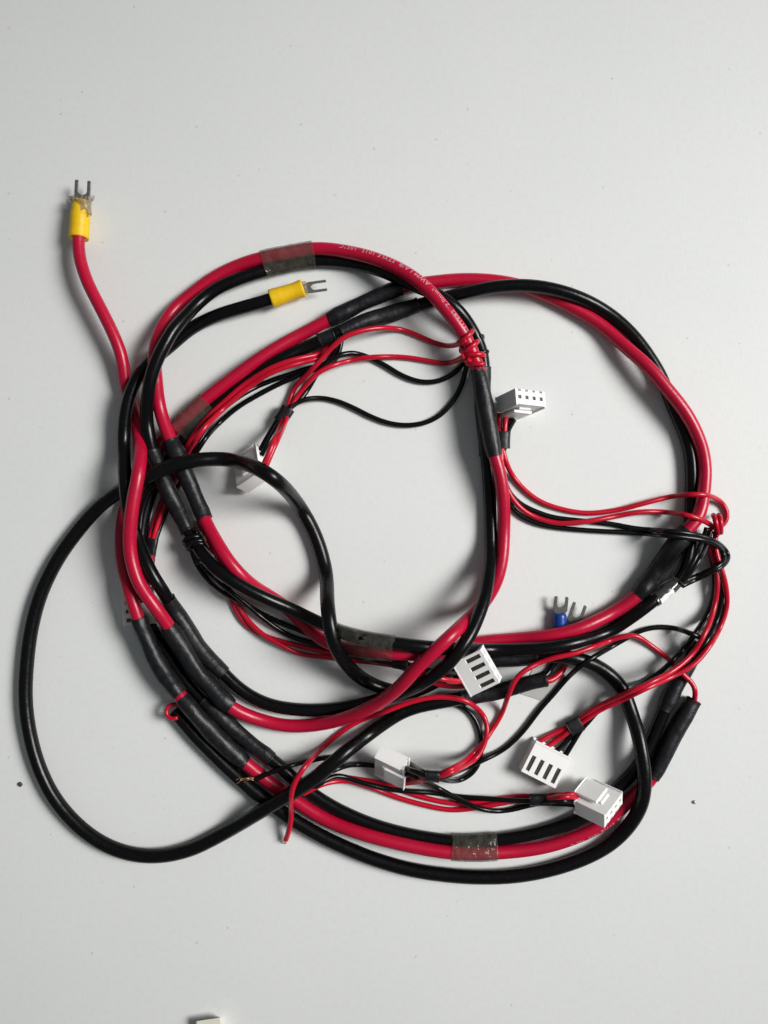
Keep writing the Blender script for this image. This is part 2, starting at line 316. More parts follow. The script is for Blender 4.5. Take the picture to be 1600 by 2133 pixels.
# lead 2: plug hidden below the two reds at the left
T(2, [(694, 704, 3), (684, 722, 3), (664, 738, 3), (640, 743, 4), (600, 753), (560, 769), (512, 799), (475, 830, 2), (437, 865), (412, 893), (388, 932, .4), (365, 985), (345, 1025), (328, 1070), (316, 1108), (310, 1140), (311, 1170), (304, 1210), (292, 1245)], 'r', 3)
T(2, [(701, 701, 3), (690, 725, 3), (668, 745, 3), (640, 752, 4), (600, 763), (560, 779), (517, 808), (480, 838, 2), (443, 873), (418, 901), (397, 935, .4), (374, 985), (352, 1028), (336, 1070), (323, 1108), (316, 1140), (316, 1170), (308, 1212), (295, 1250)], 'r', 3)
T(2, [(707, 700, 3), (697, 736, 3), (680, 757, 3), (645, 766), (612, 777), (575, 789), (525, 810), (487, 834, 1.8), (448, 869), (420, 903), (400, 940, .3), (384, 985), (362, 1030), (344, 1070), (329, 1110), (320, 1140), (317, 1175), (310, 1215), (292, 1255)], 'b', 2.5)
T(2, [(713, 699, 3), (703, 742, 3), (680, 766, 3), (645, 772), (612, 786), (575, 803), (537, 823), (497, 847, 1.6), (460, 878), (430, 910), (407, 945, .2), (380, 978), (345, 1000), (317, 1016, 4), (303, 1042), (294, 1075), (291, 1110), (290, 1150, 2), (286, 1200, 1)], 'b', 2)
# lead 3: plug lying with its slots up at the crossing
T(3, [(414, 1082, 3), (425, 1115), (445, 1148), (464, 1180, 2), (470, 1208, 1), (477, 1234), (487, 1262), (503, 1290), (525, 1311), (555, 1326), (590, 1337), (622, 1345), (655, 1353), (692, 1361), (735, 1369), (780, 1374), (812, 1378), (834, 1383), (862, 1394, 2.5), (895, 1407, 4), (925, 1415, 5, 30), (955, 1419, 6, 45), (972, 1418, 6, 58)], 'r', 1)
T(3, [(420, 1086, 3), (436, 1118), (455, 1149), (472, 1180, 2), (479, 1210, 1), (488, 1240), (498, 1266), (518, 1294), (548, 1322), (590, 1346), (622, 1361), (660, 1367), (700, 1371), (740, 1376), (780, 1380), (815, 1385), (836, 1389), (862, 1404, 2.5), (895, 1420, 4), (930, 1429, 5, 30), (958, 1430, 6, 45), (976, 1428, 6, 58)], 'r', 1)
T(3, [(398, 1138, 2), (403, 1158), (413, 1180), (428, 1201), (450, 1223), (475, 1240), (510, 1258), (545, 1278), (580, 1295), (622, 1312), (672, 1332), (710, 1346), (755, 1360), (800, 1370), (834, 1379), (868, 1389, 2.5), (905, 1399, 4), (945, 1404, 5, 45), (960, 1400, 6, 58)], 'b', 1.5)
T(3, [(406, 1150, 2), (420, 1175), (440, 1199), (468, 1222), (500, 1247), (535, 1277), (570, 1304), (605, 1325), (635, 1335), (680, 1348), (740, 1367), (800, 1378), (836, 1386), (868, 1397, 2.5), (905, 1407, 4), (950, 1411, 5, 45), (966, 1408, 6, 58)], 'b', 1.5)
# lead 4: plug standing inside the ring, its leads swinging out to the right
T(4, [(1041, 855, 5, 18), (1041, 890, 5, 12), (1042, 918), (1049, 942), (1057, 970), (1075, 1001), (1100, 1027), (1130, 1047), (1175, 1062), (1225, 1069), (1287, 1062), (1350, 1046, 9, 16), (1400, 1034), (1440, 1030), (1475, 1032), (1503, 1046), (1515, 1070), (1510, 1090), (1497, 1099)], 'r', 9)
T(4, [(1054, 857, 5, 18), (1052, 890, 5, 12), (1049, 918), (1044, 948), (1048, 985), (1056, 1017), (1072, 1045), (1096, 1067), (1130, 1083), (1165, 1090), (1200, 1089), (1237, 1084), (1290, 1074), (1330, 1067, 9, 16), (1375, 1066), (1430, 1073), (1462, 1083), (1486, 1097), (1499, 1110), (1490, 1117)], 'r', 9)
T(4, [(1067, 868, 4, 16), (1060, 893, 4, 12), (1055, 918), (1046, 955), (1051, 1000), (1064, 1030), (1085, 1050), (1110, 1063), (1150, 1077), (1212, 1085), (1275, 1092), (1325, 1101, 9), (1400, 1107), (1450, 1114), (1487, 1126), (1511, 1145), (1518, 1162), (1506, 1178), (1475, 1195), (1440, 1211), (1420, 1221)], 'b', 6)
T(4, [(1072, 872, 4, 16), (1058, 897, 4, 12), (1050, 918), (1043, 960), (1047, 1010), (1060, 1048), (1085, 1075), (1120, 1091), (1160, 1099), (1225, 1105), (1300, 1109), (1375, 1114, 9), (1425, 1119), (1470, 1126), (1495, 1137), (1507, 1152), (1508, 1167), (1493, 1181), (1460, 1196), (1437, 1206), (1416, 1214)], 'b', 6)
# lead 5: from the joint at the right down to the plug on the bare table
T(5, [(1480, 1098, 6), (1477, 1135), (1487, 1167), (1494, 1200), (1493, 1237), (1485, 1275), (1470, 1315), (1445, 1358), (1410, 1391), (1360, 1419, 8), (1300, 1446, 9), (1250, 1469), (1214, 1492), (1195, 1507), (1170, 1520), (1145, 1532), (1122, 1545, 9, 14)], 'r', 8)
T(5, [(1490, 1105, 6), (1492, 1150), (1502, 1182), (1512, 1220), (1514, 1262), (1500, 1307), (1475, 1350), (1445, 1384), (1400, 1409), (1350, 1432, 8), (1300, 1456, 9), (1250, 1479), (1220, 1499), (1202, 1513), (1176, 1530), (1156, 1544), (1139, 1556, 9, 14)], 'r', 8)
T(5, [(1418, 1212, 4, 20), (1440, 1177, 5, 30), (1462, 1132, 6, 36), (1473, 1098, 6, 36)], 'b', 7)
T(5, [(1420, 1216, 4, 20), (1446, 1182, 5, 30), (1470, 1140, 6, 36), (1480, 1105, 6, 36)], 'b', 7)
T(5, [(1478, 1120, 5), (1480, 1150), (1488, 1190), (1488, 1237), (1476, 1275), (1458, 1305), (1435, 1338), (1408, 1369), (1375, 1400), (1325, 1432, 8), (1270, 1463), (1220, 1502), (1205, 1517), (1186, 1538), (1168, 1556), (1157, 1567, 9, 14)], 'b', 7.5)
T(5, [(1484, 1120, 5), (1488, 1150), (1496, 1195), (1503, 1240), (1499, 1275), (1486, 1308), (1466, 1344), (1436, 1378), (1398, 1404), (1350, 1428, 8), (1300, 1454), (1250, 1477), (1224, 1505), (1210, 1520), (1195, 1545), (1182, 1566), (1175, 1578, 9, 14)], 'b', 7.5)
# lead 6: plug on its side, with a cut red tail
T(6, [(840, 1624, 3, 12), (862, 1623), (880, 1620), (900, 1615), (925, 1609, 6), (962, 1588), (1000, 1556), (1020, 1528), (1045, 1487), (1062, 1440, 9), (1080, 1408), (1112, 1386), (1150, 1371), (1200, 1360), (1250, 1342), (1300, 1325), (1327, 1325), (1350, 1340, 5), (1395, 1375, 4), (1425, 1407), (1443, 1424), (1449, 1443), (1445, 1466)], 'r', 6)
T(6, [(840, 1632, 3, 10), (862, 1629), (882, 1625), (902, 1620), (930, 1612, 6), (968, 1595), (993, 1578), (1009, 1550), (1015, 1515), (1007, 1490), (990, 1472), (965, 1458), (925, 1452, 6.2), (890, 1454), (850, 1464, 6.2), (800, 1483), (760, 1497), (737, 1508, 9), (700, 1533), (662, 1567), (632, 1601), (613, 1633), (606, 1662), (607, 1700), (602, 1730, 9, 12), (595, 1751, 9, 8)], 'r', 6)
T(6, [(847, 1588, 3, 30), (862, 1596, 3, 20), (880, 1607, 3, 10), (900, 1616), (925, 1624), (950, 1627), (975, 1617), (992, 1600), (1001, 1575), (1002, 1537), (994, 1507), (980, 1485), (957, 1470), (925, 1465), (890, 1467), (850, 1477, 5), (820, 1490)], 'b', 5)
T(6, [(845, 1600, 3, 22), (862, 1606, 3, 16), (880, 1613, 3, 8), (900, 1619), (930, 1616, 5.5), (965, 1601), (1000, 1586), (1050, 1560), (1087, 1526), (1125, 1477), (1150, 1449), (1187, 1407), (1225, 1376), (1262, 1354), (1300, 1332), (1337, 1313), (1375, 1306), (1412, 1310), (1437, 1319), (1462, 1329, 3.5)], 'b', 5.5)
# lead 7: plug resting on the lower pair
T(7, [(630, 1650, 2.8), (675, 1626), (712, 1619), (750, 1624), (800, 1633), (845, 1649), (890, 1663), (950, 1674), (1000, 1670), (1050, 1662), (1095, 1658), (1122, 1661), (1160, 1655), (1186, 1653, 4, 16), (1206, 1656, 4, 22)], 'r', 3)
T(7, [(630, 1654, 2.8), (680, 1631), (725, 1627), (775, 1641), (825, 1660), (880, 1676), (940, 1687), (990, 1683), (1040, 1674), (1085, 1667), (1122, 1666), (1160, 1661), (1186, 1659, 4, 16), (1204, 1662, 4, 22)], 'r', 3)
T(7, [(655, 1640, 2.8), (700, 1616), (750, 1629), (800, 1642), (850, 1648), (900, 1651), (962, 1660), (1025, 1664), (1080, 1668), (1122, 1669), (1160, 1668), (1186, 1669, 4, 15), (1201, 1670, 4, 21)], 'b', 3.4)
T(7, [(690, 1607, 3), (725, 1594), (775, 1594), (815, 1602, 6, 26), (850, 1612, 6, 22), (900, 1635, 6), (950, 1662), (987, 1680), (1025, 1689), (1062, 1687), (1100, 1678), (1125, 1673), (1160, 1674), (1184, 1675, 4, 14), (1198, 1677, 4, 20)], 'b', 6)
# loose black wire with frayed copper
LOOSE = run([(530, 1625, 5.5), (562, 1610), (600, 1596), (650, 1584, 3.6), (690, 1577, 3), (725, 1574)], 5.0, 4, thin=True, smooth=1.5)
# core wires that leave the jacketed cable
CORE_R = run([(1128, 1417, .3, 14), (1142, 1419, .3, 12), (1160, 1409), (1174, 1393), (1181, 1374, .3), (1177, 1345, .3), (1168, 1318, .3)], 6.5, 1, thin=True, smooth=1.2)
CORE_B = run([(1128, 1412, .2, 14), (1140, 1404, .2, 12), (1150, 1388), (1162, 1370, .2), (1180, 1340, .2), (1192, 1315, .2)], 6.5, 1, thin=True, smooth=1.2)
CURL = run([(378, 1474, 2, 16), (368, 1467, 2, 22), (356, 1468, 2, 26), (347, 1477, 2, 26), (348, 1490, 2, 20), (358, 1497, 2, 14), (370, 1495, 2, 10)], 4.2, .5, thin=True, smooth=0.6)

# solid plugs and terminals the cables climb over
for y in (1238, 1252, 1266, 1280, 1294): OBST.append((276, y, 12, 12, 0.35))
for x, y in ((1165, 1290), (1165, 1305), (1165, 1320), (1198, 1300), (1193, 1316)): OBST.append((x, y, 12, 12, 0.35))
for x, y in ((505, 960), (520, 965), (520, 985), (510, 1000)): OBST.append((x, y, 18, 16, 3))
settle()
a_ = tw[6][0][0]; n_ = 7; f_ = np.linspace(0, 1, n_)**1.4; a_.z[-n_:] = a_.z[-n_:]*(1-f_)+16*f_      # this wire runs into the open sleeve

# ------------------------------------------------------------------ cables
def smooth_wob(m, n, amp, kl, seed):
    rs = np.random.RandomState(seed); a = rs.randn(m, n)
    for j in range(n): a[:, j] = gsm(a[:, j], kl)
    a = (a + np.roll(a, 1, 1) + np.roll(a, -1, 1) + np.roll(a, 2, 1) + np.roll(a, -2, 1))
    a /= a.std()+1e-9
    return a*amp
def dense(P, k=2):
    n = len(P); u = np.linspace(0, n-1, (n-1)*k+1); x = np.arange(n)
    q = np.stack([np.interp(u, x, P[:, c]) for c in range(3)], 1)
    return np.stack([gsm(q[:, c], 1.2) for c in range(3)], 1)
def build_cable(root, a, m, wname, cuts):
    """the bare runs between joints, then each sleeve as its own part"""
    P = P3(a); cuts = [0]+sorted(cuts)+[len(P)-1]
    for i, j in zip(cuts[:-1], cuts[1:]):
        tube(wname, P[i:j+1], a.rv[i:j+1]*S, M[m], root, 20)
    for (i, j, r, mm, nm, lab) in a.sleeves:
        Q = dense(P[i:j+1], 3); n = len(Q); t = np.linspace(0, 1, n)
        L = n*STEP/3
        edge = np.minimum(t, 1-t)*L            # pixels from the nearer end
        prof = a.r0+1.2 + (r-a.r0-1.2)*np.clip(edge/22, 0, 1)**0.7
        prof = np.where(edge < 5, np.maximum(prof, a.r0+2.2), prof)
        prof = prof+1.4*np.sin(t*L/31+i)*np.clip(edge/25, 0, 1)
        wob = smooth_wob(n, 22, 0.032 if nm == 'heat_shrink_sleeve' else 0.05, 6, i+j)
        o = tube(nm, Q, prof*S, M[mm], root, 22, wob)
        if lab: o['label'] = lab
        elif nm == 'heat_shrink_sleeve' and 0: pass
    return P
def mid(a, p, q): return (near(a, *p)+near(a, *q))//2
for a in (RED, BLK, BIG): a.rv = np.full(len(a.pix), a.r0)
k_ = near(RED, 268, 830, 0, 120); RED.rv[:k_] = np.interp(np.arange(k_), [0, k_*.7, k_], [12.3, 12.5, 13.5])
R0 = thing('power_cable', 'thick red cable running through every loop, yellow fork terminal at upper left', 'cable', (*wpt(166, 480)[:2], 0), 'thick power cables')
redP = build_cable(R0, RED, 'red', 'insulated_wire', [(i+j)//2 for (i, j, *_) in RED.sleeves if j < len(RED.pix)-8])
B0 = thing('power_cable', 'thick black cable beside the red one, yellow fork terminal inside the top loop', 'cable', (*wpt(572, 621)[:2], 0), 'thick power cables')
blkP = build_cable(B0, BLK, 'black', 'insulated_wire', [(i+j)//2 for (i, j, *_) in BLK.sleeves if j < len(BLK.pix)-8][::1])
J0 = thing('jacketed_cable', 'thickest black rubber cable, big loop out to the left edge, small blue fork terminals', 'cable', (*wpt(362, 1480)[:2], 0))
bigP = build_cable(J0, BIG, 'jacket', 'cable_jacket', [])
for a, m in ((CORE_R, 'redthin'), (CORE_B, 'blackthin'), (CURL, 'redthin')):
    tube('core_wire', P3(a), a.r0*S, M[m], J0, 12)

def lit_wrap_patch():  # white patch standing in for the light on the glossy wrap
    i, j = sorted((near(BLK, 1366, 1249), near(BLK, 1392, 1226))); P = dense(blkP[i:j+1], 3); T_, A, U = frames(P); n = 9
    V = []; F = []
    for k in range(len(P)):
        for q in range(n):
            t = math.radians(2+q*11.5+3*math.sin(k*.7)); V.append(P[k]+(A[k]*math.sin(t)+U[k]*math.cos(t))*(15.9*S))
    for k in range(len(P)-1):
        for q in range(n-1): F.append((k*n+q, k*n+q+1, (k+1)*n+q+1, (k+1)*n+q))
    o = link('lit_patch', V, F, M['tag'], B0); so = o.modifiers.new('thickness', 'SOLIDIFY'); so.thickness = 0.0001
lit_wrap_patch()
# ------------------------------------------------------------------ fork terminals
def ribbon(outline, thick, O, X, Y):
    """flat outline (pixels, local) extruded by thick; O world origin, X and Y world unit axes"""
    O, X, Y = Vector(O), Vector(X), Vector(Y); Z = X.cross(Y); n = len(outline)
    V = [O+(X*u+Y*v)*S+Z*(h*thick*S) for h in (-.5, .5) for u, v in outline]
    F = [tuple(range(n-1, -1, -1)), tuple(range(n, 2*n))]+[(i, (i+1) % n, n+(i+1) % n, n+i) for i in range(n)]
    return V, F
def fork(root, O, ang, tilt, half, prong, length, base, gap_r, m, neck):
    """O is the foot of the fork in the collar; ang is the picture angle of the prongs"""
    d = Vector((math.cos(ang)*math.cos(tilt), math.sin(ang)*math.cos(tilt), math.sin(tilt))); s = Vector((-math.sin(ang), math.cos(ang), 0))
    inn = half-prong; out = [(-8, -neck), (base*.25, -neck), (base*.62, -half), (base+length-2, -half), (base+length, -half+1.5), (base+length, -inn-.6), (base+length-1, -inn)]
    for k in range(9):
        t = -math.pi/2-k*math.pi/8
        out.append((base+gap_r+math.cos(t)*gap_r*1.0, inn*math.sin(t)))
    out += [(base+length-1, inn), (base+length, inn+.6), (base+length, half-1.5), (base+length-2, half), (base*.62, half), (base*.25, neck), (-8, neck)]
    V, F = ribbon(out, 3.6, O, d, s)
    o = link('fork', V, F, m, root, smooth=False, bevel=0.00012); return o
def collar(root, A, B, prof, m, squash=1.0):
    A, B = np.array(A), np.array(B); n = 26; t = np.linspace(0, 1, n)
    P = A[None]*(1-t[:, None])+B[None]*t[:, None]
    r = np.interp(t, [p[0] for p in prof], [p[1] for p in prof])
    return tube('collar', P, r*S, m, root, 26)
# upper left, yellow, upright in the picture
c1 = collar(R0, wpt(164, 497, 31), wpt(169, 420, 26), [(0, 19.6), (.03, 20.3), (.10, 20.0), (.35, 19.6), (.5, 20.0), (.60, 20.3), (.62, 19.4), (.80, 19.0), (.83, 18.2), (1, 17.8)], M['yellow'])
fork(R0, wpt(171, 424, 27), math.radians(85), math.radians(6), 16.5, 7.4, 29, 17, 8, M['metal'], 11)
def ragged():
    V = []; F = []; n = 44; rs = np.random.RandomState(3)
    for k in range(5):
        for j in range(n):
            a = 2*math.pi*j/n; r = [20.6, 20.2, 21.0, 25.0, 27.5][k]+rs.randn()*(0.3 if k < 3 else 1.5); y = [438, 430, 421, 415, 409][k]+(rs.randn()*(2.6 if k in (0, 4) else .5))+(10 if k == 0 and math.cos(a) > .6 else 0)
            p = wpt(169+r*math.cos(a), y, 27+r*.85*math.sin(a)); V.append(p)
    for k in range(4):
        for j in range(n):
            if k == 3 and rs.rand() < .35: continue
            q = (j+1) % n; F.append((k*n+j, k*n+q, (k+1)*n+q, (k+1)*n+j))
    o = link('cracked_skirt', V, F, M['clear'], R0); so = o.modifiers.new('thickness', 'SOLIDIFY'); so.thickness = 0.00025
ragged()
# second yellow terminal inside the top loop
collar(B0, wpt(564, 623, 26), wpt(632, 600, 25), [(0, 18.6), (.03, 19.2), (.25, 18.6), (.42, 17.5), (.55, 17.0), (.7, 16.6), (.86, 17.4), (.96, 18.2), (1, 17.6)], M['yellow'])
fork(B0, wpt(632, 601, 25), math.radians(7), math.radians(4), 11.5, 5.2, 32, 17, 7, M['metal'], 8.5)
tube('clear_end_ring', np.array([wpt(630, 601, 25), wpt(640, 599, 25)]), np.array([14.5, 13.5])*S, M['clear'], B0, 20)
# blue pair on the cores of the jacketed cable
collar(J0, wpt(1166, 1322, 14), wpt(1166, 1277, 15), [(0, 14.5), (.5, 14.6), (.86, 14.2), (.95, 13), (1, 11.5)], M['blue'])
fork(J0, wpt(1166, 1281, 16), math.radians(86), math.radians(8), 14.6, 6.6, 22, 17, 9, M['shadedmetal'], 11)
collar(J0, wpt(1186, 1328, 13), wpt(1193, 1306, 14), [(0, 13), (1, 12)], M['blue'])
fork(J0, wpt(1192, 1304, 15), math.radians(72), math.radians(6), 15.0, 6.4, 29, 20, 9, M['shadedmetal'], 8)

# ------------------------------------------------------------------ plugs
def cells(fr, us, vs_, holes, depth):
    """a rectangular face cut by us x vs_ with pockets; fr(u, v, d) gives the local point, d measured inwards"""
    V = []; F = []
    def q(*pts):
        b = len(V); V.extend(pts); F.append((b, b+1, b+2, b+3))
    for i in range(len(us)-1):
        for j in range(len(vs_)-1):
            u0, u1, v0, v1 = us[i], us[i+1], vs_[j], vs_[j+1]
            if (i, j) in holes:
                q(fr(u0, v0, depth), fr(u1, v0, depth), fr(u1, v1, depth), fr(u0, v1, depth))
                for (a, b, c, d) in ((u0, v0, u1, v0), (u1, v0, u1, v1), (u1, v1, u0, v1), (u0, v1, u0, v0)):
                    q(fr(a, b, 0), fr(c, d, 0), fr(c, d, depth), fr(a, b, depth))
            else: q(fr(u0, v0, 0), fr(u1, v0, 0), fr(u1, v1, 0), fr(u0, v1, 0))
    return V, F
W2, LEN, T2 = 39.0, 70.0, 16.5
PIN = [-28.5, -9.5, 9.5, 28.5]
def plug_meshes():
    # housing: x across, y from the wire end to the mating end, z from the slotted side to the latch side
    V = []; F = []
    def add(v, f):
        b = len(V); V.extend(v); F.extend(tuple(b+i for i in q) for q in f)
    us = [-W2]; hol = set()
    for p in PIN: us += [p-4.2, p+4.2]
    us.append(W2)
    # slotted side (z = -T2)
    add(*cells(lambda u, v, d: (u, v, -T2+d), us, [3, 30, 63, LEN], {(i, 1) for i in (1, 3, 5, 7)}, 9))
    add(*cells(lambda u, v, d: (u, v, T2-d), [-W2, W2], [3, LEN], set(), 0))
    # mating face (y = LEN): square holes and notches along the slotted edge
    add(*cells(lambda u, v, d: (u, LEN-d, v), us, [-T2, -T2+4.5, -3.5, 4.5, T2], {(i, 2) for i in (1, 3, 5, 7)} | {(i, 0) for i in (1, 3, 5, 7)}, 7))
    # wire end (y = 3)
    add(*cells(lambda u, v, d: (u, 3+d, v), us, [-T2, -9, 9, T2], {(i, 1) for i in (1, 3, 5, 7)}, 8))
    add(*cells(lambda u, v, d: (-W2+d, u, v), [3, LEN], [-T2, T2], set(), 0))
    add(*cells(lambda u, v, d: (W2-d, u, v), [3, LEN], [-T2, T2], set(), 0))
    bm = bmesh.new(); bv = [bm.verts.new(v) for v in V]
    for f in F: bm.faces.new([bv[i] for i in f])
    bmesh.ops.remove_doubles(bm, verts=bm.verts, dist=0.05)
    def boxb(x0, x1, y0, y1, z0, z1, ch=0):
        vs_ = [(x0, y0, z0), (x1, y0, z0), (x1, y1, z0), (x0, y1, z0), (x0+ch, y0+ch*.3, z1), (x1-ch, y0+ch*.3, z1), (x1-ch, y1-ch, z1), (x0+ch, y1-ch, z1)]
        b = [bm.verts.new(v) for v in vs_]
        for f in ((3, 2, 1, 0), (4, 5, 6, 7), (0, 1, 5, 4), (1, 2, 6, 5), (2, 3, 7, 6), (3, 0, 4, 7)): bm.faces.new([b[i] for i in f])
    # side rails that rise above the latch face, and the lip round the wire end
    boxb(-W2-.4, -W2+3.6, 8, LEN+.5, T2-1, T2+3.2, .6); boxb(W2-3.6, W2+.4, 8, LEN+.5, T2-1, T2+3.2, .6)
    boxb(-W2-1.0, W2+1.0, 0, 3.6, -T2-.8, -9.2); boxb(-W2-1.0, W2+1.0, 0, 3.6, 9.2, T2+.8)
    bmesh.ops.recalc_face_normals(bm, faces=bm.faces)
    me = bpy.data.meshes.new('connector_housing'); bm.to_mesh(me); bm.free(); me.materials.append(M['white'])
    bm = bmesh.new()
    boxb2 = lambda *a: boxb_(bm, *a)
    def boxb_(bm, x0, x1, y0, y1, z0, z1, ch=0):
        vs_ = [(x0, y0, z0), (x1, y0, z0), (x1, y1, z0), (x0, y1, z0), (x0+ch, y0, z1), (x1-ch, y0, z1), (x1-ch, y1-ch*1.6, z1), (x0+ch, y1-ch*1.6, z1)]
        b = [bm.verts.new(v) for v in vs_]
        for f in ((3, 2, 1, 0), (4, 5, 6, 7), (0, 1, 5, 4), (1, 2, 6, 5), (2, 3, 7, 6), (3, 0, 4, 7)): bm.faces.new([b[i] for i in f])
    boxb_(bm, -25, 23, -5, 44, T2+4.2, T2+9.5, 1.2)      # the latch plate
    boxb_(bm, -25.5, 23.5, -8, -4.6, T2+4, T2+12, .8)      # its thumb ridge
    boxb_(bm, -17, 15, 30, 52, T2-.6, T2+4.4, 1.5)        # the web that carries it
    bmesh.ops.recalc_face_normals(bm, faces=bm.faces)
    ml = bpy.data.meshes.new('latch'); bm.to_mesh(ml); bm.free(); ml.materials.append(M['white'])
    bm = bmesh.new()
    boxb_(bm, -3.9, 3.9, 30.5, 62.5, -T2+3.0, -T2+8, 0)
    boxb_(bm, -1.6, 1.6, 36, 52, -T2+1.6, -T2+3.2, 0.5)
    boxb_(bm, -4.1, 4.1, 63.2, 66.5, -3.4, 4.4, 0)  # dark floor in the shallow pin hole, painting in the shade of its depth
    bmesh.ops.recalc_face_normals(bm, faces=bm.faces)
    mc = bpy.data.meshes.new('contact'); bm.to_mesh(mc); bm.free(); mc.materials.append(M['contact'])
    return me, ml, mc
HOUS, LATCH, CONT = plug_meshes()
def plug(root, cx, cy, z, vW, vL, vT, front, k=1.0):
    """vW, vL, vT: how the plug's width, length and thickness run in the picture (x right, y down); front names the axis that looks up at the camera"""
    X = np.array([vW[0]/(2*W2), vL[0]/LEN, vT[0]/(2*T2)]); Y = -np.array([vW[1]/(2*W2), vL[1]/LEN, vT[1]/(2*T2)])
    for _ in range(40):
        X /= np.linalg.norm(X); Y /= np.linalg.norm(Y); d = X@Y; X, Y = X-.5*d*Y, Y-.5*d*X
    X /= np.linalg.norm(X); Y = Y-X*(X@Y); Y /= np.linalg.norm(Y); Z = np.cross(X, Y)
    ax, sg = {'T': (2, 1), '-T': (2, -1), 'L': (1, 1), '-L': (1, -1)}[front]
    if Z[ax]*sg < 0: X[0] *= -1; Y[0] *= -1; Z = np.cross(X, Y)
    Rm = Matrix(((X[0], X[1], X[2]), (Y[0], Y[1], Y[2]), (Z[0], Z[1], Z[2])))
    h = bpy.data.objects.new('connector_housing', HOUS); COL.objects.link(h)
    mat4 = Matrix.Translation(Vector(wpt(cx, cy, z))) @ (Rm*(S*k)).to_4x4() @ Matrix.Translation((0, -LEN/2, 0))
    h.parent = root; h.matrix_parent_inverse = Matrix.Translation(-ROOTLOC[root.name]); h.matrix_basis = mat4
    b = h.modifiers.new('bevel', 'BEVEL'); b.width = 0.9; b.segments = 2; b.limit_method = 'ANGLE'; b.angle_limit = math.radians(55); b.use_clamp_overlap = True
    l = bpy.data.objects.new('latch', LATCH); COL.objects.link(l); l.parent = h
    b = l.modifiers.new('bevel', 'BEVEL'); b.width = 0.8; b.segments = 2; b.limit_method = 'ANGLE'
    for p in PIN:
        c = bpy.data.objects.new('contact', CONT); COL.objects.link(c); c.parent = h; c.location = (p, 0, 0)
    return h

GRP = 'four-pin plug leads branching off the thick cables'
def lead(k, label, at, band, plugargs, zband=None):
    root = thing('connector_lead', label, 'connector lead', (*wpt(*at)[:2], 0), GRP)
    pts = []
    if band:
        (bx, by) = band[0]
        nb = [(a, near(a, bx, by)) for a, c in tw[k]]; nb = [(a, i) for a, i in nb if np.hypot(*(a.pix[i]-(bx, by))) < 18]
        z0 = np.median([a.z[i] for a, i in nb])
        for a, i in nb:
            d = np.abs(np.arange(len(a.pix))-i)*5.0; wgt = np.clip(1.25*np.exp(-(d/34)**2), 0, 1)*.62
            a.z = a.z*(1-wgt)+z0*wgt
    for a, c in tw[k]:
        P = P3(a); tube('wire', dense(P, 2), a.r0*S, M['redthin' if c == 'r' else 'blackthin'], root, 12)
        pts.append((P, a))
    if band:
        (bx, by), ang, hl, hw = band
        d = np.array([math.cos(ang), -math.sin(ang)])      # picture direction, y down
        st = []
        for (P, a) in pts:
            i = near(a, bx, by)
            if np.hypot(a.pix[i, 0]-bx, a.pix[i, 1]-by) < 18: st.append(a.z[i])
        zc = (max(st)+min(st))/2; hz = max(7.5, min(20, (max(st)-min(st))/2+7.2))
        V = []; F = []; n = 20; rings = [(-hl, 1.0), (-hl+1.2, 1.03), (-hl*.3, .99), (hl*.4, 1.01), (hl-1.2, 1.03), (hl, 1.0)]
        for (u, f) in rings:
            for j in range(n):
                t = 2*math.pi*j/n; e = .72
                cs = math.copysign(abs(math.cos(t))**e, math.cos(t)); sn = math.copysign(abs(math.sin(t))**e, math.sin(t))
                x = bx+d[0]*u-d[1]*hw*f*cs; y = by+d[1]*u+d[0]*hw*f*cs
                V.append(wpt(x, y, zc+hz*f*sn))
        m = len(rings)
        for i in range(m-1):
            for j in range(n):
                q = (j+1) % n; F.append((i*n+j, i*n+q, (i+1)*n+q, (i+1)*n+j))
        F += [tuple(range(n)), tuple(range((m-1)*n, m*n))]
        o = link('band', V, F, M['sleeve'], root)
    if plugargs: plug(root, *plugargs)
    return root
rad = math.radians
L1 = lead(1, 'white plug under the arched jacketed cable, wires running to the red knot', (520, 975), ((592, 864), rad(58), 17, 14.5), (525, 975, 22, (14, 60), (-38, 26), (-14, -10), 'T', .95))
L2 = lead(2, 'white plug almost hidden under the two thick red cables at the left', (285, 1265), ((315, 1139), rad(80), 18, 12.5), (293, 1261, 17, (3, 74), (-66, 8), (0, 0), '-T', .96))
L3 = lead(3, 'white plug with four dark slots up, on the crossing of the thick cables', (992, 1398), ((834, 1383), rad(-12), 15, 12), (993, 1397, 72, (41, 70), (58, -33), (9, -5), '-T', .97))
L4 = lead(4, 'white plug standing pin holes up inside the ring beside a black sleeved joint', (1085, 840), ((1048, 916), rad(88), 18, 15), (1084, 838, 40, (68, 5), (33, -11), (3, 33), 'L', .95))
L5 = lead(5, 'white plug with four dark slots up, lying on bare table at the lower right', (1135, 1588), ((1198, 1512), rad(28), 15, 17), (1134, 1588, 18, (71, 37), (-28, 58), (0, 0), '-T', 1.0))
L6 = lead(6, 'white plug on its narrow side below the red sweep, with one cut red tail', (818, 1595), ((901, 1617), rad(-4), 14.5, 12.5), (817, 1596, 42, (-2, 62), (-56, -25), (-14, 23), 'T', .92))
L7 = lead(7, 'white plug latch up, resting on the lower red and black pair', (1247, 1672), ((1122, 1666), rad(0), 18, 13), (1246, 1672, 55, (53, -35), (52, 12), (-2, -29), 'T', .97))

